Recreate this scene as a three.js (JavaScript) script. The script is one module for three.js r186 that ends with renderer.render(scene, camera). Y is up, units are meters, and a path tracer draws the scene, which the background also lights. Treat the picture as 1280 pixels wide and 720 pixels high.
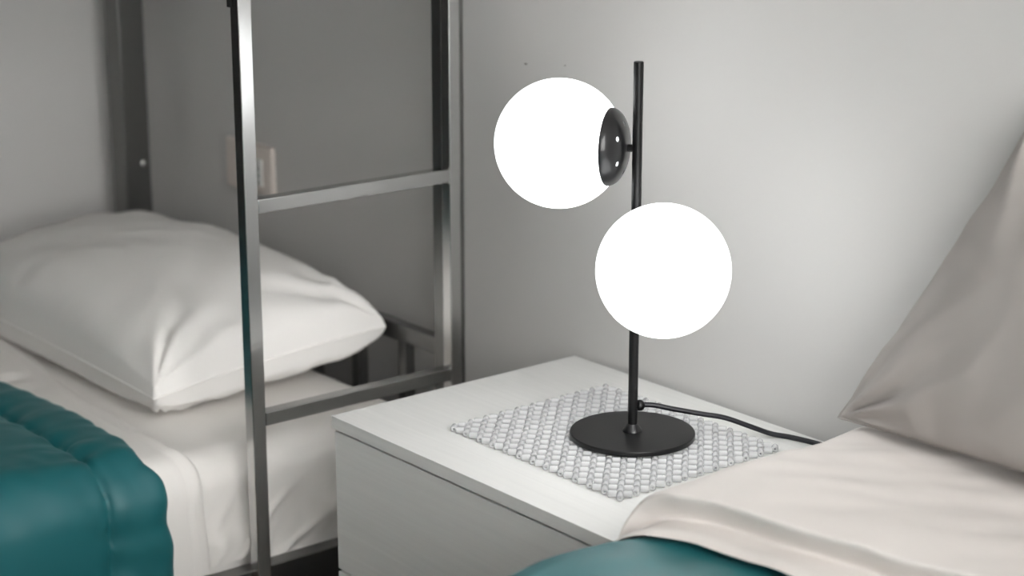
import * as THREE from 'three';
import { mergeGeometries, mergeVertices } from 'three/addons/utils/BufferGeometryUtils.js';
import { RoundedBoxGeometry } from 'three/addons/geometries/RoundedBoxGeometry.js';
import { ImprovedNoise } from 'three/addons/math/ImprovedNoise.js';
import { Brush, Evaluator, SUBTRACTION } from 'three-bvh-csg';

// ---------------------------------------------------------------- camera, sky, exposure
const scene = new THREE.Scene();
const camera = new THREE.PerspectiveCamera(17.132, 1280 / 720, 0.05, 60);
camera.position.set(1.861, 1.26, 1.6339);
camera.lookAt(1.861 - 0.747, 1.26 - 0.2597, 1.6339 - 0.612);
camera.focus = 2.19;
camera.userData.fStop = 3.4;
scene.add(camera);

const renderer = new THREE.WebGLRenderer({ antialias: true });
renderer.toneMapping = THREE.LinearToneMapping;
renderer.toneMappingExposure = 1.0;
renderer.shadowMap.enabled = true;

scene.background = new THREE.Color().setRGB(9.6, 9.45, 9.3);     // overcast sky beyond the window
const LAMP_POWER = 0.017;                                        // candela of each globe
const LAMP_COLOR = new THREE.Color().setRGB(0.97, 0.99, 1.0);

// ---------------------------------------------------------------- helpers
let seed = 7;
const rnd = () => { seed = (seed * 1664525 + 1013904223) >>> 0; return seed / 4294967296; };
const pn = new ImprovedNoise();
const noise = (x, y, z) => pn.noise(x + 31.7, y + 17.3, z + 5.1);
const fbm = (x, y, z) => noise(x, y, z) + 0.5 * noise(2.1 * x, 2.1 * y, 2.1 * z) + 0.25 * noise(4.3 * x, 4.3 * y, 4.3 * z);
const sstep = (a, b, t) => { const k = Math.min(1, Math.max(0, (t - a) / (b - a))); return k * k * (3 - 2 * k); };
const clamp = (v, a, b) => Math.min(b, Math.max(a, v));
function lerpTable(tab, x) {
  if (x <= tab[0][0]) return tab[0][1];
  for (let i = 1; i < tab.length; i++) if (x <= tab[i][0]) {
    const [a, va] = tab[i - 1], [b, vb] = tab[i];
    return va + (vb - va) * sstep(0, 1, (x - a) / (b - a)) * 0.5 + (vb - va) * ((x - a) / (b - a)) * 0.5;
  }
  return tab[tab.length - 1][1];
}
const taken = {};
function numbered(name) {
  taken[name] = (taken[name] || 0) + 1;
  return taken[name] === 1 ? name : name + '_' + String(taken[name] - 1).padStart(3, '0');
}
function mesh(name, geo, mat, parent = scene) {
  const m = new THREE.Mesh(geo, mat);
  m.name = parent === scene ? numbered(name) : name;
  parent.add(m);
  return m;
}
function group(name, parent = scene) {
  const g = new THREE.Group();
  g.name = parent === scene ? numbered(name) : name;
  parent.add(g);
  return g;
}
function tag(o, label, category, grp) {
  o.userData.label = label; o.userData.category = category;
  if (grp) o.userData.group = grp;
  return o;
}
function structure(o, label, category) { o.userData.kind = 'structure'; o.userData.label = label; o.userData.category = category; return o; }
// box from min corner to max corner, edges rounded by r
function boxGeo(x0, x1, y0, y1, z0, z1, r = 0.0015) {
  const w = x1 - x0, h = y1 - y0, d = z1 - z0;
  const g = r > 0 ? new RoundedBoxGeometry(w, h, d, 2, Math.min(r, w / 2.01, h / 2.01, d / 2.01)) : new THREE.BoxGeometry(w, h, d);
  g.translate((x0 + x1) / 2, (y0 + y1) / 2, (z0 + z1) / 2);
  return g;
}
// uv in metres from the dominant normal
function metreUV(g) {
  const p = g.attributes.position, n = g.attributes.normal, uv = new Float32Array(p.count * 2);
  for (let i = 0; i < p.count; i++) {
    const ax = Math.abs(n.getX(i)), ay = Math.abs(n.getY(i)), az = Math.abs(n.getZ(i));
    let a, b;
    if (ay >= ax && ay >= az) { a = p.getX(i); b = p.getZ(i); }
    else if (ax >= az) { a = p.getZ(i); b = p.getY(i); }
    else { a = p.getX(i); b = p.getY(i); }
    uv[2 * i] = a; uv[2 * i + 1] = b;
  }
  g.setAttribute('uv', new THREE.BufferAttribute(uv, 2));
  return g;
}
function dataTex(n, m, fn, srgb) {
  const d = new Uint8Array(n * m * 4);
  for (let j = 0; j < m; j++) for (let i = 0; i < n; i++) {
    const c = fn(i / n, j / m), k = 4 * (j * n + i);
    d[k] = clamp(c[0] * 255, 0, 255); d[k + 1] = clamp(c[1] * 255, 0, 255); d[k + 2] = clamp(c[2] * 255, 0, 255); d[k + 3] = 255;
  }
  const t = new THREE.DataTexture(d, n, m);
  t.wrapS = t.wrapT = THREE.RepeatWrapping;
  t.magFilter = THREE.LinearFilter; t.minFilter = THREE.LinearFilter;
  if (srgb) t.colorSpace = THREE.SRGBColorSpace;
  t.needsUpdate = true;
  return t;
}
// tileable noise
const tn = (u, v, fu, fv, s) => {
  const a = noise(u * fu, v * fv, s), b = noise((u - 1) * fu, v * fv, s), c = noise(u * fu, (v - 1) * fv, s), d = noise((u - 1) * fu, (v - 1) * fv, s);
  return a * (1 - u) * (1 - v) + b * u * (1 - v) + c * (1 - u) * v + d * u * v;
};

// ---------------------------------------------------------------- materials
const weave = dataTex(256, 256, (u, v) => {
  const a = 0.5 + 0.25 * Math.sin(u * Math.PI * 2 * 40) * (Math.sin(v * Math.PI * 2 * 40) > 0 ? 1 : -1) * 0.6 + 0.25 * tn(u, v, 12, 12, 3);
  return [a, a, a];
});
weave.repeat.set(25, 25);
const plaster = dataTex(512, 512, (u, v) => {
  const a = 0.5 + 0.22 * tn(u, v, 60, 22, 1) + 0.2 * tn(u, v, 9, 9, 2) + 0.2 * tn(u, v, 140, 90, 4);
  return [a, a, a];
});
plaster.repeat.set(2, 2);
const grain = dataTex(512, 1024, (u, v) => {
  const w = 0.03 * tn(u, v, 3, 4, 9);
  const s = tn(u, (v + w + 1) % 1, 3, 90, 5) * 0.6 + tn(u, v, 6, 220, 6) * 0.4 + 0.3 * tn(u, v, 2, 14, 8);
  const a = 0.945 + 0.04 * s;
  return [a, a, a * 0.995];
}, true);
grain.repeat.set(1.6, 1.6);
const grainBump = dataTex(512, 1024, (u, v) => {
  const s = tn(u, v, 3, 90, 5) * 0.6 + tn(u, v, 6, 220, 6) * 0.6;
  const a = 0.5 + 0.4 * s;
  return [a, a, a];
});
grainBump.repeat.set(1.6, 1.6);

const std = (o) => new THREE.MeshStandardMaterial(o);
const phys = (o) => new THREE.MeshPhysicalMaterial(o);
const M = {
  wall: std({ color: '#c8c7c5', roughness: 0.85, bumpMap: plaster, bumpScale: 0.0004 }),
  ceiling: std({ color: '#dcdbd8', roughness: 0.9 }),
  floor: std({ color: '#8f7f6e', roughness: 0.55 }),
  white: std({ color: '#e2e2e0', roughness: 0.5 }),
  metal: std({ color: '#c8c8c7', metalness: 1, roughness: 0.23 }),
  frame: std({ color: '#7f7f7e', metalness: 1, roughness: 0.34 }),
  dark: std({ color: '#141414', roughness: 0.8 }),
  weld: std({ color: '#b9b9b7', metalness: 0.9, roughness: 0.25 }),
  wood: std({ color: '#f6f6f5', map: grain, roughness: 0.42, bumpMap: grainBump, bumpScale: 0.00012 }),
  sheet: std({ color: '#efece8', roughness: 0.9, bumpMap: weave, bumpScale: 0.00008 }),
  creamSheet: std({ color: '#dcd7d3', roughness: 0.9, bumpMap: weave, bumpScale: 0.00008 }),
  pillow: std({ color: '#f3f1ee', roughness: 0.9, bumpMap: weave, bumpScale: 0.00008 }),
  greyPillow: std({ color: '#a19c98', roughness: 0.95, bumpMap: weave, bumpScale: 0.0001 }),
  quilt: phys({ color: '#1d6369', roughness: 0.5, sheen: 0.5, sheenRoughness: 0.5, sheenColor: new THREE.Color('#8fc4c4'), bumpMap: weave, bumpScale: 0.00006 }),
  lampBlack: phys({ color: '#0a0a0b', roughness: 0.36 }),
  lampGloss: phys({ color: '#0e0e10', roughness: 0.4, clearcoat: 0.5, clearcoatRoughness: 0.12 }),
  cord: phys({ color: '#15151c', roughness: 0.4 }),
  globe: std({ color: '#f4f4f2', roughness: 0.25, emissive: LAMP_COLOR, emissiveIntensity: 2.0 }),
  bead: phys({ color: '#f4f5f6', roughness: 0.13, transmission: 0.48, ior: 1.47, thickness: 0.004 }),
  plastic: std({ color: '#d8cfc8', roughness: 0.5 }),
  hole: std({ color: '#1c1917', roughness: 0.8 }),
  glass: phys({ color: '#ffffff', roughness: 0.02, transmission: 1, thickness: 0 }),
  curtain: std({ color: '#2c2b2a', roughness: 0.95 }),
  scuff: std({ color: '#6b6660', roughness: 0.9 }),
  bedBase: std({ color: '#6f6f70', roughness: 0.6 }),
  screw: std({ color: '#c9c9c6', metalness: 1, roughness: 0.25 }),
};

// ---------------------------------------------------------------- the room
const XL = -1.19, XR = 2.35, ZB = -0.008, ZF = 3.6, CH = 2.7, TH = 0.15;
structure(mesh('floor', metreUV(boxGeo(XL - TH, XR + TH, -0.12, 0, ZB - TH, ZF + TH, 0)), M.floor), 'grey brown floor of the bedroom', 'floor');
structure(mesh('ceiling', metreUV(boxGeo(XL - TH, XR + TH, CH, CH + 0.12, ZB - TH, ZF + TH, 0)), M.ceiling), 'white bedroom ceiling', 'ceiling');
const wallBack = structure(mesh('wall_back', metreUV(boxGeo(XL - TH, XR + TH, 0, CH, ZB - TH, ZB, 0)), M.wall), 'white painted wall behind the lamp and the bed heads', 'wall');
structure(mesh('wall_left', metreUV(boxGeo(XL - TH, XL, 0, CH, ZB, ZF, 0)), M.wall), 'white painted wall along the far side of the bunk bed', 'wall');
for (const [x, y, s] of [[-0.1139, 0.8822, 0.0022], [-0.0332, 0.8893, 0.0014]]) {
  const g = new THREE.SphereGeometry(s, 8, 6); g.scale(1.5, 0.5, 0.25); g.translate(x, y, ZB);
  mesh('scuff_mark', g, M.scuff, wallBack);
}
structure(mesh('wall_front', metreUV(boxGeo(XL - TH, XR + TH, 0, CH, ZF, ZF + TH, 0)), M.wall), 'white painted wall facing the bed heads', 'wall');
{ // wall beyond the single bed, with the tall window that lets in the day
  const wz0 = 0.42, wz1 = 2.15, wy0 = 0.75, wy1 = 2.45;
  structure(mesh('wall_right', metreUV(mergeGeometries([
    boxGeo(XR, XR + TH, 0, CH, ZB, wz0, 0), boxGeo(XR, XR + TH, 0, CH, wz1, ZF, 0),
    boxGeo(XR, XR + TH, 0, wy0, wz0, wz1, 0), boxGeo(XR, XR + TH, wy1, CH, wz0, wz1, 0)])), M.wall), 'white painted wall with a wide window beyond the single bed', 'wall');
  const w = structure(group('window_1'), 'wide white framed window beyond the single bed', 'window');
  const xc = XR + 0.07, zm = (wz0 + wz1) / 2;
  for (const z of [wz0, wz1 - 0.05]) mesh('frame_side', boxGeo(xc - 0.03, xc + 0.03, wy0, wy1, z, z + 0.05, 0.003), M.white, w);
  for (const y of [wy0, wy1 - 0.05]) mesh('frame_rail', boxGeo(xc - 0.03, xc + 0.03, y, y + 0.05, wz0 + 0.05, wz1 - 0.05, 0.003), M.white, w);
  mesh('mullion', boxGeo(xc - 0.03, xc + 0.03, wy0 + 0.05, wy1 - 0.05, zm - 0.035, zm + 0.035, 0.003), M.white, w);
  for (const [a, b] of [[wz0 + 0.05, zm - 0.035], [zm + 0.035, wz1 - 0.05]])
    mesh('pane', boxGeo(xc - 0.002, xc + 0.002, wy0 + 0.05, wy1 - 0.05, a, b, 0), M.glass, w);
}

{ // charcoal curtain along the far wall, mirrored by the polished tubes of the bunk
  const c = tag(group('curtain'), 'charcoal curtain hanging on the wall along the bunk bed', 'curtain');
  const pos = [], idx = [], n = 200;
  for (let k = 0; k <= n; k++) {
    const z = 0.62 + 1.45 * k / n, w = 0.012 * Math.sin(k * 0.55) + 0.004 * Math.sin(k * 0.21 + 1);
    for (const [y, o] of [[0.05, 0], [2.2, 0], [2.2, -0.003], [0.05, -0.003]]) pos.push(-1.160 + w + o, y, z);
  }
  for (let k = 0; k < n; k++) for (let j = 0; j < 4; j++) { const a = 4 * k + j, b = 4 * k + (j + 1) % 4; idx.push(a, b, a + 4, b, b + 4, a + 4); }
  const g = new THREE.BufferGeometry(); g.setAttribute('position', new THREE.Float32BufferAttribute(pos, 3)); g.setIndex(idx); g.computeVertexNormals();
  mesh('fabric', g, M.curtain, c);
  const r = new THREE.CylinderGeometry(0.008, 0.008, 1.55, 16); r.rotateX(Math.PI / 2); r.translate(-1.160, 2.215, 1.345);
  mesh('rod', r, M.metal, c);
}

// ---------------------------------------------------------------- nightstand
const T = 0.5, NW = 0.52, ND = 0.396;
{
  const n = tag(group('nightstand'), 'white wood grain nightstand with drawers between the two beds', 'nightstand');
  mesh('top', metreUV(boxGeo(0, NW, T - 0.016, T, 0, ND, 0.0008)), M.wood, n);
  for (const x of [0.004, NW - 0.020]) mesh('side_panel', metreUV(boxGeo(x, x + 0.016, 0.04, T - 0.016, 0.004, ND - 0.020, 0.0005)), M.wood, n);
  mesh('back_panel', metreUV(boxGeo(0.020, NW - 0.020, 0.04, T - 0.016, 0.004, 0.012, 0.0005)), M.wood, n);
  mesh('bottom_panel', metreUV(boxGeo(0.020, NW - 0.020, 0.04, 0.056, 0.012, ND - 0.020, 0.0005)), M.wood, n);
  mesh('plinth', boxGeo(0.03, NW - 0.03, 0, 0.04, 0.02, ND - 0.05, 0.001), M.dark, n);
  for (const [y0, y1] of [[0.2985, 0.4800], [0.044, 0.2945]]) {
    const d = mesh('drawer', metreUV(boxGeo(0.0028, NW - 0.0028, y0, y1, ND - 0.0195, ND - 0.003, 0.0008)), M.wood, n);
    d.userData.label = 'plain drawer front without a handle';
  }
}

// ---------------------------------------------------------------- bead mat
{
  const mat = tag(group('bead_mat'), 'rectangular mat woven from clear glass beads under the lamp', 'mat');
  const R = 0.0039, L = 0.0100, hole = 0.0011, e = 0.0008;
  const prof = [[hole, -L / 2 + e], [hole + 0.0003, -L / 2], [R - e, -L / 2], [R, -L / 2 + e], [R, L / 2 - e], [R - e, L / 2], [hole + 0.0003, L / 2], [hole, L / 2 - e], [hole, -L / 2 + e]]
    .map(([a, b]) => new THREE.Vector2(a, b));
  const beadGeo = (ang) => { const g = new THREE.LatheGeometry(prof, 12); g.rotateZ(Math.PI / 2); g.rotateY(ang); return g; };
  const gA = beadGeo(Math.PI / 4), gB = beadGeo(-Math.PI / 4);
  const p = 0.01222, nx = 25, nz = 21, x0 = 0.140, z0 = 0.069;
  const spots = [];
  for (let i = 0; i < nx; i++) for (let j = 0; j < nz; j++) {
    const x = x0 + i * p + (rnd() - 0.5) * 0.0006, z = z0 + j * p + (rnd() - 0.5) * 0.0006;
    const rx = x - 0.306, rz = z - 0.177;
    const under = Math.hypot(rx, rz) < 0.072;                      // hidden beneath the lamp base
    const dist = Math.hypot(x - 1.861, z - 1.634);
    spots.push({ x, z, a: (i + j) % 2, under, dist, turn: (rnd() - 0.5) * 0.14 });
  }
  const order = spots.filter((s) => !s.under && !(s.x > 0.40 && s.z > 0.2)).sort((a, b) => a.dist - b.dist);
  const own = new Set(order.slice(0, 300));
  const rest = [];
  for (const s of spots) {
    if (own.has(s)) {
      const b = mesh('bead', s.a ? gA : gB, M.bead, mat);
      b.position.set(s.x, T + R, s.z); b.rotation.y = s.turn;
    } else {
      const g = (s.a ? gA : gB).clone(); g.rotateY(s.turn); g.translate(s.x, T + R, s.z); rest.push(g);
    }
  }
  const st = mesh('bead_rows', mergeGeometries(rest), M.bead, mat);
  st.userData.kind = 'stuff';
}

// ---------------------------------------------------------------- table lamp
{
  const lamp = tag(group('table_lamp'), 'black table lamp with two glowing white globes on a round base', 'lamp');
  const px = 0.306, pz = 0.177, y0 = T + 0.0080;
  lamp.position.set(px, y0, pz);
  const yTop = 0.950 - y0;
  const lathe = (pts, n = 64) => new THREE.LatheGeometry(pts.map(([a, b]) => new THREE.Vector2(a, b)), n);
  mesh('base', lathe([[0, 0], [0.0722, 0], [0.0736, 0.0008], [0.0738, 0.0018], [0.0738, 0.0052], [0.0732, 0.0061], [0.0722, 0.0065], [0.02, 0.0066], [0, 0.0066]], 128), M.lampBlack, lamp);
  mesh('collar', lathe([[0.0115, 0.0064], [0.0116, 0.0075], [0.0105, 0.0095], [0.0078, 0.0135], [0.0062, 0.0155], [0.0055, 0.0158]], 48), M.lampGloss, lamp);
  mesh('pole', lathe([[0, 0.006], [0.0057, 0.006], [0.0057, yTop - 0.0008], [0.0049, yTop], [0, yTop]], 40), M.lampBlack, lamp);
  const GR = 0.0747, rim = 0.0446, capH = 0.0220;
  const d0 = Math.sqrt(GR * GR - rim * rim), apex = d0 + capH;
  const vents = [0, 1, 2, 3, 4, 5].map((k) => 0.50 + k * Math.PI / 3);     // light escapes through six small holes
  function globe(cx, cy, cz) {
    const c = new THREE.Vector3(cx - px, cy - y0, cz - pz);
    const axis = new THREE.Vector3(-c.x, 0, -c.z), len = axis.length(); axis.normalize();
    const q = new THREE.Quaternion().setFromUnitVectors(new THREE.Vector3(0, 1, 0), axis);
    const place = (g) => { g.applyQuaternion(q); g.translate(c.x, c.y, c.z); return g; };
    const ball = mesh('globe', place(new THREE.SphereGeometry(GR, 96, 64)), M.globe, lamp);
    ball.userData.label = 'glowing white opal glass globe';
    // dome cap, y along the arm
    const pts = [], inner = [], w = 0.0008;
    for (let i = 0; i <= 24; i++) { const t = Math.PI / 2 * (1 - i / 24); pts.push([i === 24 ? 0 : rim * Math.sin(t), d0 + capH * Math.cos(t)]); }
    for (let i = 24; i >= 0; i--) { const t = Math.PI / 2 * (1 - i / 24); inner.push([i === 24 ? 0 : (rim - w) * Math.sin(t), d0 + (capH - w) * Math.cos(t)]); }
    let capGeo = lathe([...pts, ...inner, pts[0]], 96);
    const ev = new Evaluator(); ev.useGroups = false;
    let b = new Brush(capGeo, M.lampGloss); b.updateMatrixWorld();
    for (const phi of vents) {
      const rho = 0.0285, h = capH * Math.sqrt(1 - (rho / rim) ** 2), nr = rho / (rim * rim), nh = h / (capH * capH);
      const dir = new THREE.Vector3(nr * Math.cos(phi), nh, nr * Math.sin(phi)).normalize();
      const g = new THREE.CylinderGeometry(0.0029, 0.0029, 0.008, 18);
      g.applyQuaternion(new THREE.Quaternion().setFromUnitVectors(new THREE.Vector3(0, 1, 0), dir));
      g.translate(rho * Math.cos(phi), d0 + h, rho * Math.sin(phi));
      const hb = new Brush(g, M.lampGloss); hb.updateMatrixWorld();
      b = ev.evaluate(b, hb, SUBTRACTION);
    }
    capGeo = b.geometry;
    const cap = mesh('cap', place(capGeo), M.lampGloss, lamp);
    cap.userData.label = 'glossy black dome cap holding the globe';
    const stub = new THREE.CylinderGeometry(0.0044, 0.0044, len - apex + 0.003, 24);
    stub.translate(0, apex - 0.001 + (len - apex + 0.003) / 2, 0);
    mesh('arm', place(stub), M.lampBlack, lamp);
    const light = new THREE.PointLight(LAMP_COLOR, LAMP_POWER, 0, 2);
    light.position.copy(c); light.castShadow = true; light.shadow.radius = 3.4; light.name = 'globe_light';
    lamp.add(light);
  }
  globe(0.2266, 0.8513, 0.2248);
  globe(0.3927, 0.7325, 0.2159);
  // flex: grommet and cord
  const gr = lathe([[0, 0], [0.0052, 0], [0.0066, 0.002], [0.0066, 0.006], [0.0045, 0.0085], [0.0028, 0.010], [0, 0.010]], 24);
  gr.applyQuaternion(new THREE.Quaternion().setFromUnitVectors(new THREE.Vector3(0, 1, 0), new THREE.Vector3(0.35, -0.05, -0.93).normalize()));
  gr.translate(0.001, 0.545 - y0, -0.005);
  mesh('grommet', gr, M.lampBlack, lamp);
  const path = [[0.3095, 0.545, 0.165], [0.317, 0.5445, 0.155], [0.3314, 0.540, 0.1377], [0.3531, 0.532, 0.1062], [0.366, 0.527, 0.0858], [0.3851, 0.514, 0.0577], [0.398, 0.5045, 0.0372], [0.416, 0.5031, 0.0260], [0.455, 0.5031, 0.018], [0.50, 0.5031, 0.014], [0.528, 0.498, 0.012], [0.534, 0.47, 0.010], [0.534, 0.30, 0.006], [0.534, 0.05, 0.006]]
    .map(([x, y, z]) => new THREE.Vector3(x - px, y - y0, z - pz));
  const cg = new THREE.TubeGeometry(new THREE.CatmullRomCurve3(path, false, 'centripetal'), 160, 0.0031, 14);
  const cord = mesh('cord', cg, M.cord, lamp);
  cord.userData.label = 'black power cord trailing to the bed';
}

// ---------------------------------------------------------------- wall socket
{
  const s = tag(group('wall_socket'), 'pale wall socket plate behind the bunk bed ladder', 'socket');
  s.position.set(-0.82, 0.632, ZB);
  mesh('plate', new RoundedBoxGeometry(0.142, 0.084, 0.010, 3, 0.004).translate(0, 0, 0.005), M.plastic, s);
  for (let k = -1; k <= 1; k++) {
    const m = mesh('module', new RoundedBoxGeometry(0.0225, 0.045, 0.003, 2, 0.001).translate(k * 0.0240 + 0.010, -0.004, 0.0112), M.white, s);
    for (let j = -1; j <= 1; j++) {
      const g = new THREE.CylinderGeometry(0.0034, 0.0034, 0.0016, 12); g.rotateX(Math.PI / 2); g.translate(k * 0.0240 + 0.008, -0.010 + j * 0.0115, 0.0126);
      mesh('pin_hole', g, M.hole, m);
    }
  }
}

// ---------------------------------------------------------------- bunk bed
{
  const b = tag(group('bunk_bed'), 'grey metal bunk bed with a ladder at its head end', 'bunk bed');
  const X1 = -0.171, X0 = -1.125, Z0 = 0.0535, Z1 = 2.06, H = 1.95;
  // posts
  mesh('post', boxGeo(X1 - 0.0225, X1, 0, H, Z0, 0.0918, 0.0018), M.frame, b);
  mesh('post', boxGeo(X0, X0 + 0.048, 0, H, 0.042, 0.0918, 0.003), M.frame, b);
  mesh('post', boxGeo(X1 - 0.0225, X1, 0, H, Z1, Z1 + 0.038, 0.0018), M.frame, b);
  mesh('post', boxGeo(X0, X0 + 0.048, 0, H, Z1, Z1 + 0.05, 0.003), M.frame, b);
  const bolt = new THREE.SphereGeometry(0.0065, 16, 8); bolt.scale(0.45, 1, 1); bolt.translate(X0 + 0.048, 0.605, 0.056);
  mesh('bolt', bolt, M.screw, b);
  // side rails and head rails, lower and upper bed
  for (const [y0, y1] of [[0.190, 0.2425], [1.20, 1.26]]) {
    mesh('side_rail', boxGeo(X1 - 0.024, X1 + 0.002, y0, y1, 0.092, Z1, 0.0018), M.frame, b);
    mesh('side_rail', boxGeo(X0 + 0.010, X0 + 0.036, y0, y1, 0.092, Z1, 0.0018), M.frame, b);
    for (const z of [0.061, Z1 + 0.009]) mesh('end_rail', boxGeo(X0 + 0.048, X1 - 0.0225, y0, y1, z, z + 0.02, 0.0018), M.frame, b);
    for (let k = 0; k < 14; k++) mesh('slat', boxGeo(X0 + 0.036, X1 - 0.024, y1 - 0.034, y1 - 0.0185, 0.14 + k * 0.138, 0.20 + k * 0.138, 0.001), M.frame, b);
  }
  for (const y of [0.493, 1.55]) for (const z of [0.061, Z1 + 0.009]) {
    mesh('head_rail', boxGeo(X0 + 0.048, X1 - 0.0225, y - 0.026, y, z, z + 0.019, 0.0018), M.frame, b);
    for (let k = 0; k < 7; k++) { const x = -0.2985 - k * 0.118; mesh('baluster', boxGeo(x, x + 0.019, y > 1 ? 1.26 : 0.2425, y - 0.026, z + 0.001, z + 0.018, 0.0015), M.frame, b); }
  }
  mesh('guard_rail', boxGeo(X1 - 0.022, X1 - 0.002, 1.53, 1.55, 0.42, Z1, 0.0018), M.frame, b);
  mesh('guard_rail', boxGeo(X0 + 0.012, X0 + 0.032, 1.53, 1.55, 0.092, Z1, 0.0018), M.frame, b);
  // ladder
  const lad = group('ladder', b);
  const LX1 = -0.15, LX0 = -0.169;
  mesh('ladder_upright', boxGeo(LX0, LX1, 0, 1.62, 0.3968, 0.4162, 0.0014), M.metal, lad);
  mesh('ladder_upright', boxGeo(LX0, LX1, 0, 1.62, 0.0765, 0.0945, 0.0014), M.metal, lad);
  for (const y of [0.183, 0.464, 0.745, 1.026, 1.307, 1.588]) mesh('rung', boxGeo(LX0, LX1, y - 0.0182, y, 0.0945, 0.3968, 0.0012), M.metal, lad);
  mesh('ladder_bracket', boxGeo(LX0 - 0.003, LX0 + 0.006, 0.985, 1.03, 0.4162, 0.4190, 0.001), M.dark, lad);
  for (const y of [0.464, 0.745]) for (const dy of [0.0006, -0.0188]) {
    const w = new THREE.SphereGeometry(0.0019, 10, 8); w.translate(LX1 - 0.001, y + dy, 0.0952); mesh('weld', w, M.weld, lad);
  }
}

// ---------------------------------------------------------------- cloth builders
// box with rounded edges on a fine grid, so that it can be dented
function gridBox(x0, x1, y0, y1, z0, z1, nx, ny, nz, r, dent) {
  const w = x1 - x0, h = y1 - y0, d = z1 - z0;
  let g = new THREE.BoxGeometry(w, h, d, nx, ny, nz);
  g.deleteAttribute('normal'); g.deleteAttribute('uv'); g = mergeVertices(g, 1e-5);
  const p = g.attributes.position, v = new THREE.Vector3(), c = new THREE.Vector3(), q = new THREE.Vector3();
  for (let i = 0; i < p.count; i++) {
    v.fromBufferAttribute(p, i);
    c.set(clamp(v.x, -w / 2 + r, w / 2 - r), clamp(v.y, -h / 2 + r, h / 2 - r), clamp(v.z, -d / 2 + r, d / 2 - r));
    q.copy(v).sub(c); if (q.lengthSq() > 0) q.normalize();
    v.copy(c).addScaledVector(q, r).add(new THREE.Vector3((x0 + x1) / 2, (y0 + y1) / 2, (z0 + z1) / 2));
    if (dent) dent(v, q);
    p.setXYZ(i, v.x, v.y, v.z);
  }
  g.computeVertexNormals();
  return metreUV(g);
}
// cloth over a mattress: (s, z) runs along the cross-section (up one side, over the top, down the other)
function drape({ x0, x1, top, hem, rc, zs, off, ns, nz, sMin = 0, sMax = 1, dens, roll }) {
  const side = top - rc - hem, arc = rc * Math.PI / 2, flat = x1 - x0 - 2 * rc, len = 2 * side + 2 * arc + flat;
  const at = (s) => {
    if (s < side) return [x0, hem + s, -1, 0];
    s -= side; if (s < arc) { const a = s / rc; return [x0 + rc - rc * Math.cos(a), top - rc + rc * Math.sin(a), -Math.cos(a), Math.sin(a)]; }
    s -= arc; if (s < flat) return [x0 + rc + s, top, 0, 1];
    s -= flat; if (s < arc) { const a = s / rc; return [x1 - rc + rc * Math.sin(a), top - rc + rc * Math.cos(a), Math.sin(a), Math.cos(a)]; }
    s -= arc; return [x1, top - rc - s, 1, 0];
  };
  const pos = [], uv = [], idx = [];
  for (let i = 0; i <= ns; i++) {
    const t = sMin + (sMax - sMin) * i / ns, s = t * len, [x, y, nx, ny] = at(s);
    const [za, zb] = zs(x, y, s);
    for (let j = 0; j <= nz; j++) {
      const k = dens ? dens(j / nz) : j / nz, z = za + (zb - za) * k;
      const o = Math.max(0.0015, off(x, y, z, s, z - za, zb - z, Math.max(0, ny)));
      pos.push(x + nx * o, y + ny * o, z + (roll ? roll(x, z) * Math.max(0, ny) : 0)); uv.push(s, z);
    }
  }
  for (let i = 0; i < ns; i++) for (let j = 0; j < nz; j++) {
    const a = i * (nz + 1) + j, b = a + 1, c = a + nz + 1, d = c + 1;
    idx.push(a, b, c, b, d, c);
  }
  const g = new THREE.BufferGeometry();
  g.setAttribute('position', new THREE.Float32BufferAttribute(pos, 3));
  g.setAttribute('uv', new THREE.Float32BufferAttribute(uv, 2));
  g.setIndex(idx); g.computeVertexNormals();
  return g;
}
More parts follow.
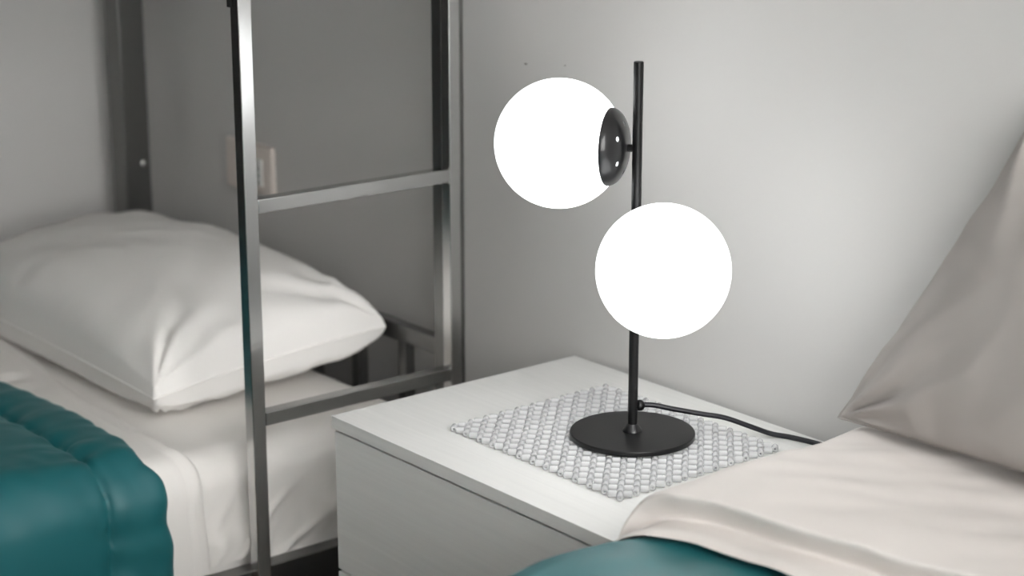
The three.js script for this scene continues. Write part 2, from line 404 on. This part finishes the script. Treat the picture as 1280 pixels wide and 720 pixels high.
// pillow: two bulging faces joined at a seam; map(u, v, n) places it
function pillowGeo({ W, D, hTop, hBot, N = 110, Mm = 80, wr = 0.006, sd = 0, pull = 0.05, pw = 0.42, map, fix }) {
  const pos = [], uv = [], idx = [];
  for (const sgn of [1, -1]) {
    const base = pos.length / 3;
    for (let i = 0; i <= N; i++) for (let j = 0; j <= Mm; j++) {
      const u = -Math.cos(Math.PI * i / N) * 0.35 + (2 * i / N - 1) * 0.65, v = -Math.cos(Math.PI * j / Mm) * 0.35 + (2 * j / Mm - 1) * 0.65;
      const a = u * W / 2 * (1 - pull * Math.cos(v * Math.PI / 2)), b = v * D / 2 * (1 - pull * 1.2 * Math.cos(u * Math.PI / 2));
      const f = Math.pow(Math.max(0, (1 - u * u) * (1 - v * v)), pw);
      let n = sgn * (sgn > 0 ? hTop : hBot) * f;
      // gathers running out of the corners, soft creases elsewhere
      let wv = 0;
      for (const cu of [-1, 1]) for (const cv of [-1, 1]) {
        const da = (u - cu) * W / 2, db = (v - cv) * D / 2, rho = Math.hypot(da, db), th = Math.atan2(Math.abs(db), Math.abs(da));
        wv += Math.exp(-rho / 0.11) * Math.sin(th * 11 + 2.2 * noise(rho * 9, th * 2, sd + cu * 3 + cv) + cu + cv * 2) * Math.min(1, rho / 0.03);
      }
      const edge = 1 - Math.pow(Math.max(0, (1 - Math.pow(u, 6)) * (1 - Math.pow(v, 6))), 0.6);
      wv += 0.7 * edge * noise(a * 26, b * 26, sd + 7) * (sgn > 0 ? 1 : 1.2);
      wv += 0.55 * fbm(a * 5 + sd, b * 5, sd * 1.3);
      const cr = 1 - Math.abs(noise(a * 7 + b * 3, b * 13 - a * 4, sd + 2)) * 2.4;          // a few sharp creases
      wv += 0.5 * Math.max(0, cr) * Math.max(0, noise(a * 4, b * 4, sd + 11) + 0.15) * 2;
      n += sgn * wr * wv * Math.min(1, f * 3);
      const P = map(a, b, n, u, v);
      if (fix) fix(P);
      pos.push(P.x, P.y, P.z); uv.push(a, b);
    }
    for (let i = 0; i < N; i++) for (let j = 0; j < Mm; j++) {
      const a = base + i * (Mm + 1) + j, b = a + 1, c = a + Mm + 1, d = c + 1;
      if (sgn > 0) idx.push(a, b, c, b, d, c); else idx.push(a, c, b, b, c, d);
    }
  }
  const g = new THREE.BufferGeometry();
  g.setAttribute('position', new THREE.Float32BufferAttribute(pos, 3));
  g.setAttribute('uv', new THREE.Float32BufferAttribute(uv, 2));
  g.setIndex(idx);
  g.computeVertexNormals();
  // the sewn edge
  const rim = [], at = (i, j) => { const k = 3 * (i * (Mm + 1) + j); rim.push(new THREE.Vector3(pos[k], pos[k + 1], pos[k + 2])); };
  for (let i = 0; i < N; i += 2) at(i, 0);
  for (let j = 0; j < Mm; j += 2) at(N, j);
  for (let i = N; i > 0; i -= 2) at(i, Mm);
  for (let j = Mm; j > 0; j -= 2) at(0, j);
  const seam = new THREE.TubeGeometry(new THREE.CatmullRomCurve3(rim, true), 420, 0.0017, 6, true);
  return { g, seam };
}

// ---------------------------------------------------------------- bedding of the bunk bed
const LB = { x0: -1.075, x1: -0.203, top: 0.400, bot: 0.2250, z0: 0.104, z1: 2.02 };
{
  const g = gridBox(LB.x0, LB.x1, LB.bot, LB.top, LB.z0, LB.z1, 90, 30, 220, 0.045, (v, q) => {
    if (q.y < 0 && q.x > 0) v.x += 0.045 * 0.9 * Math.min(1, q.x * 2.2) * (1 - q.x);      // sheet pulled tight under the mattress
    if (q.x > 0.5) {
      const t = 1 - clamp((v.y - 0.245) / 0.11, 0, 1);
      v.x += q.x * t * (0.015 * noise(v.z * 19 - v.y * 9, v.y * 4, 2) + 0.007 * noise(v.z * 40 + v.y * 34, v.y * 8, 4)) + 0.004 * fbm(v.z * 6, v.y * 7, 1)
        + q.x * t * 0.013 * Math.pow(Math.max(0, 1 - 2.2 * Math.abs(noise(v.z * 13 + v.y * 16, v.y * 6 - v.z * 2, 12))), 3);
    }
    if (q.y > 0.5) v.y += 0.003 * fbm(v.x * 5, v.z * 6, 3);
    if (v.y < 0.247) v.x = Math.min(v.x, -0.1975);
  });
  tag(mesh('mattress', g, M.sheet), 'mattress in a cream fitted sheet on the lower bunk', 'mattress');
}
{
  const hemZ = [[-1.1, 0.42], [-0.88, 0.428], [-0.48, 0.474], [-0.385, 0.476], [-0.25, 0.478], [-0.21, 0.468]];
  const g = drape({
    x0: LB.x0, x1: LB.x1, top: LB.top, hem: 0.2445, rc: 0.045, ns: 260, nz: 50, sMin: 0.12,
    zs: (x, y, s) => { const k = y < LB.top - 0.01 && x > -0.5 ? 1 : 0; return [lerpTable(hemZ, x) - (k ? 0.05 * (LB.top - y) : 0) + 0.003 * noise(s * 14, 1, 2), 0.64]; },
    off: (x, y, z, s, da, db) => {
      const hem = da < 0.020 ? 0.0028 : 0;
      return 0.0065 + hem * sstep(0.020, 0.017, da) + 0.003 * fbm(s * 8, z * 9, 6) - 0.004 * sstep(0.006, 0, da)
        + 0.0045 * noise(s * 24, z * 8, 9) * sstep(0.015, 0.06, da);
    },
  });
  tag(mesh('top_sheet', g, M.sheet), 'cream top sheet folded out below the teal quilt on the bunk', 'sheet');
}
{
  const edge = [[-1.1, 0.55], [-0.645, 0.545], [-0.43, 0.530], [-0.30, 0.530], [-0.22, 0.536], [-0.203, 0.525]];
  const seams = [0.607, 0.86, 1.11, 1.36, 1.61, 1.86];
  const g = drape({
    x0: LB.x0, x1: LB.x1 + 0.006, top: LB.top + 0.008, hem: 0.15, rc: 0.05, ns: 300, nz: 260, sMin: 0.16, dens: (t) => 0.55 * t * t + 0.45 * t,
    zs: (x, y, s) => [lerpTable(edge, x) + 0.006 * noise(s * 12, 4, 4) + 0.0035 * noise(s * 34, 4, 8) - (x > -0.21 ? 0.08 * Math.max(0, 0.35 - y) : 0), 2.03],
    off: (x, y, z, s, da, db) => {
      let a = z - da, b = seams[0];
      for (let k = 0; k < seams.length; k++) if (z >= seams[k]) { a = seams[k]; b = seams[k + 1] ?? 2.03; }
      const ww = b - a, t = clamp((z - a) / ww, 0, 1);
      const puff = Math.pow(Math.max(0, 4 * t * (1 - t)), 0.45) * (0.011 + 0.05 * Math.min(ww, 0.25));
      const near = Math.exp(-Math.min(z - a, b - z) / 0.035);
      const corner = Math.exp(-Math.pow((y - (LB.top - 0.01)) / 0.03, 2)) * (x > -0.3 ? 1 : 0);
      return 0.004 + puff + 0.0065 * near * noise(s * 30, z * 9, 5) + 0.005 * fbm(s * 7, z * 6, 11) + 0.006 * corner * noise(z * 22 + s * 8, s * 12, 3);
    },
  });
  tag(mesh('quilt', g, M.quilt), 'dark teal quilted bedspread on the lower bunk', 'quilt');
}
{
  const { g, seam } = pillowGeo({
    W: 0.74, D: 0.36, hTop: 0.114, hBot: 0.085, wr: 0.0085, sd: 3.1, pull: 0.04, pw: 0.33, N: 130, Mm: 90,
    map: (a, b, n, u, v) => {
      // lies across the bed, its back edge propped a little on the head rail
      const z = 0.272 + b, x = -0.696 + a - 0.10 * b;
      return new THREE.Vector3(x, 0.466 + n - 0.022 * v, z);
    },
    fix: (P) => { P.y = Math.max(P.y, LB.top + 0.006 + 0.010 * sstep(0.39, 0.42, P.z)); },
  });
  const p = tag(mesh('pillow', g, M.pillow), 'plump white pillow lying on the lower bunk', 'pillow');
  mesh('seam', seam, M.pillow, p);
}
{ // mattress of the upper bunk
  const g = gridBox(LB.x0, LB.x1, 1.262, 1.40, LB.z0, LB.z1, 30, 8, 40, 0.04);
  tag(mesh('mattress', g, M.sheet), 'mattress in a cream sheet on the upper bunk', 'mattress');
}

// ---------------------------------------------------------------- single bed
const RB = { x0: 0.556, x1: 1.456, top: 0.533, bot: 0.335, z0: 0.03, z1: 1.98 };
{
  const b = tag(group('bed_frame'), 'grey bed frame under the single bed', 'bed frame');
  for (const x of [RB.x0 + 0.01, RB.x1 - 0.04]) mesh('side_rail', boxGeo(x, x + 0.03, 0.27, 0.333, RB.z0, RB.z1, 0.002), M.bedBase, b);
  for (const z of [RB.z0, RB.z1 - 0.03]) mesh('end_rail', boxGeo(RB.x0 + 0.04, RB.x1 - 0.04, 0.27, 0.333, z, z + 0.03, 0.002), M.bedBase, b);
  for (const x of [RB.x0 + 0.01, RB.x1 - 0.05]) for (const z of [RB.z0, RB.z1 - 0.04]) mesh('leg', boxGeo(x, x + 0.04, 0, 0.27, z, z + 0.04, 0.002), M.bedBase, b);
  for (let k = 0; k < 13; k++) mesh('slat', boxGeo(RB.x0 + 0.04, RB.x1 - 0.04, 0.315, 0.330, 0.10 + k * 0.14, 0.16 + k * 0.14, 0.001), M.bedBase, b);
}
tag(mesh('mattress', gridBox(RB.x0, RB.x1, RB.bot, RB.top, RB.z0, RB.z1, 60, 14, 100, 0.045), M.creamSheet), 'mattress under the grey pillow of the single bed', 'mattress');
const foldTop = [[0.5, 0.43], [0.55, 0.405], [0.58, 0.362], [0.70, 0.335], [0.817, 0.30], [0.913, 0.27], [1.5, 0.24]];
const foldEnd = [[0.5, 0.475], [0.55, 0.462], [0.65, 0.42], [0.78, 0.402], [0.95, 0.385], [1.5, 0.37]];
{
  const g = drape({
    x0: RB.x0, x1: RB.x1, top: RB.top, hem: 0.22, rc: 0.05, ns: 260, nz: 160, dens: (t) => 0.6 * t * t + 0.4 * t,
    zs: (x, y, s) => [0.36 + 0.0 * s, 2.0],
    off: (x, y, z, s) => {
      const seams = [0.30, 0.62, 0.87, 1.12, 1.37, 1.62, 1.87, 2.02];
      let a = 0.3, b = 0.62; for (let k = 0; k < seams.length - 1; k++) if (z >= seams[k]) { a = seams[k]; b = seams[k + 1]; }
      const t = (z - a) / (b - a);
      return 0.002 + 0.010 * Math.pow(Math.max(0, 4 * t * (1 - t)), 0.5) * sstep(0.36, 0.5, z) + 0.004 * fbm(s * 7, z * 6, 21) + 0.003 * noise(s * 22, z * 14, 12);
    },
  });
  tag(mesh('quilt', g, M.quilt), 'teal quilted bedspread on the single bed beside the nightstand', 'quilt');
}
{
  const g = drape({
    x0: RB.x0, x1: RB.x1, top: RB.top, hem: 0.24, rc: 0.05, ns: 300, nz: 120,
    zs: (x) => [0.03, lerpTable(foldEnd, x) + 0.004 * noise(x * 13, 2, 6)],
    roll: (x, z) => {
      const a = lerpTable(foldTop, x), e = lerpTable(foldEnd, x), zc = a + 0.46 * (e - a), w = 0.32 * (e - a);
      const k = sstep(zc - w / 2, zc + w / 2, z);
      return (w + 0.016) * (0.5 - k) * Math.exp(-Math.pow((z - zc) / (w + 0.02), 2));
    },
    off: (x, y, z, s, da, db, up) => {
      const a = lerpTable(foldTop, x), e = lerpTable(foldEnd, x);
      const k = sstep(a + 0.30 * (e - a), a + 0.62 * (e - a), z);
      const lift = 0.047 - 0.031 * k + 0.0045 * fbm(x * 5 + s, z * 7, 14) + 0.003 * noise(s * 16 + z * 18, z * 6 - s * 5, 8);
      return 0.010 + (lift - 0.010) * up * up + 0.002 * noise(s * 9, z * 12, 2) - 0.004 * sstep(0.01, 0, db);
    },
  });
  tag(mesh('top_sheet', g, M.creamSheet), 'cream top sheet turned down over the single bed', 'sheet');
}
{
  // leaning against the wall; lower left corner rests on the sheet
  const eb = new THREE.Vector3(0.0, 0.955, -0.25).normalize(), en = new THREE.Vector3(0, 0.25, 0.955).normalize();
  const W = 0.66, D = 0.37;
  const { g, seam } = pillowGeo({
    W, D, hTop: 0.072, hBot: 0.05, wr: 0.010, sd: 9.4, pull: 0.035, pw: 0.42, N: 130, Mm: 90,
    map: (a, b, n, u, v) => {
      const A = a + W / 2, B = b + D / 2;
      return new THREE.Vector3(0.568, 0.588, 0.118).addScaledVector(new THREE.Vector3(1, 0, 0), A + 0.45 * B).addScaledVector(eb, B).addScaledVector(en, n);
    },
    fix: (P) => { P.z = Math.max(P.z, ZB + 0.004); P.y = Math.max(P.y, 0.584); },
  });
  const p = tag(mesh('pillow', g, M.greyPillow), 'grey pillow propped against the wall on the single bed', 'pillow');
  mesh('seam', seam, M.greyPillow, p);
}

scene.traverse((o) => { if (o.isMesh) { o.castShadow = true; o.receiveShadow = true; } });
renderer.render(scene, camera);
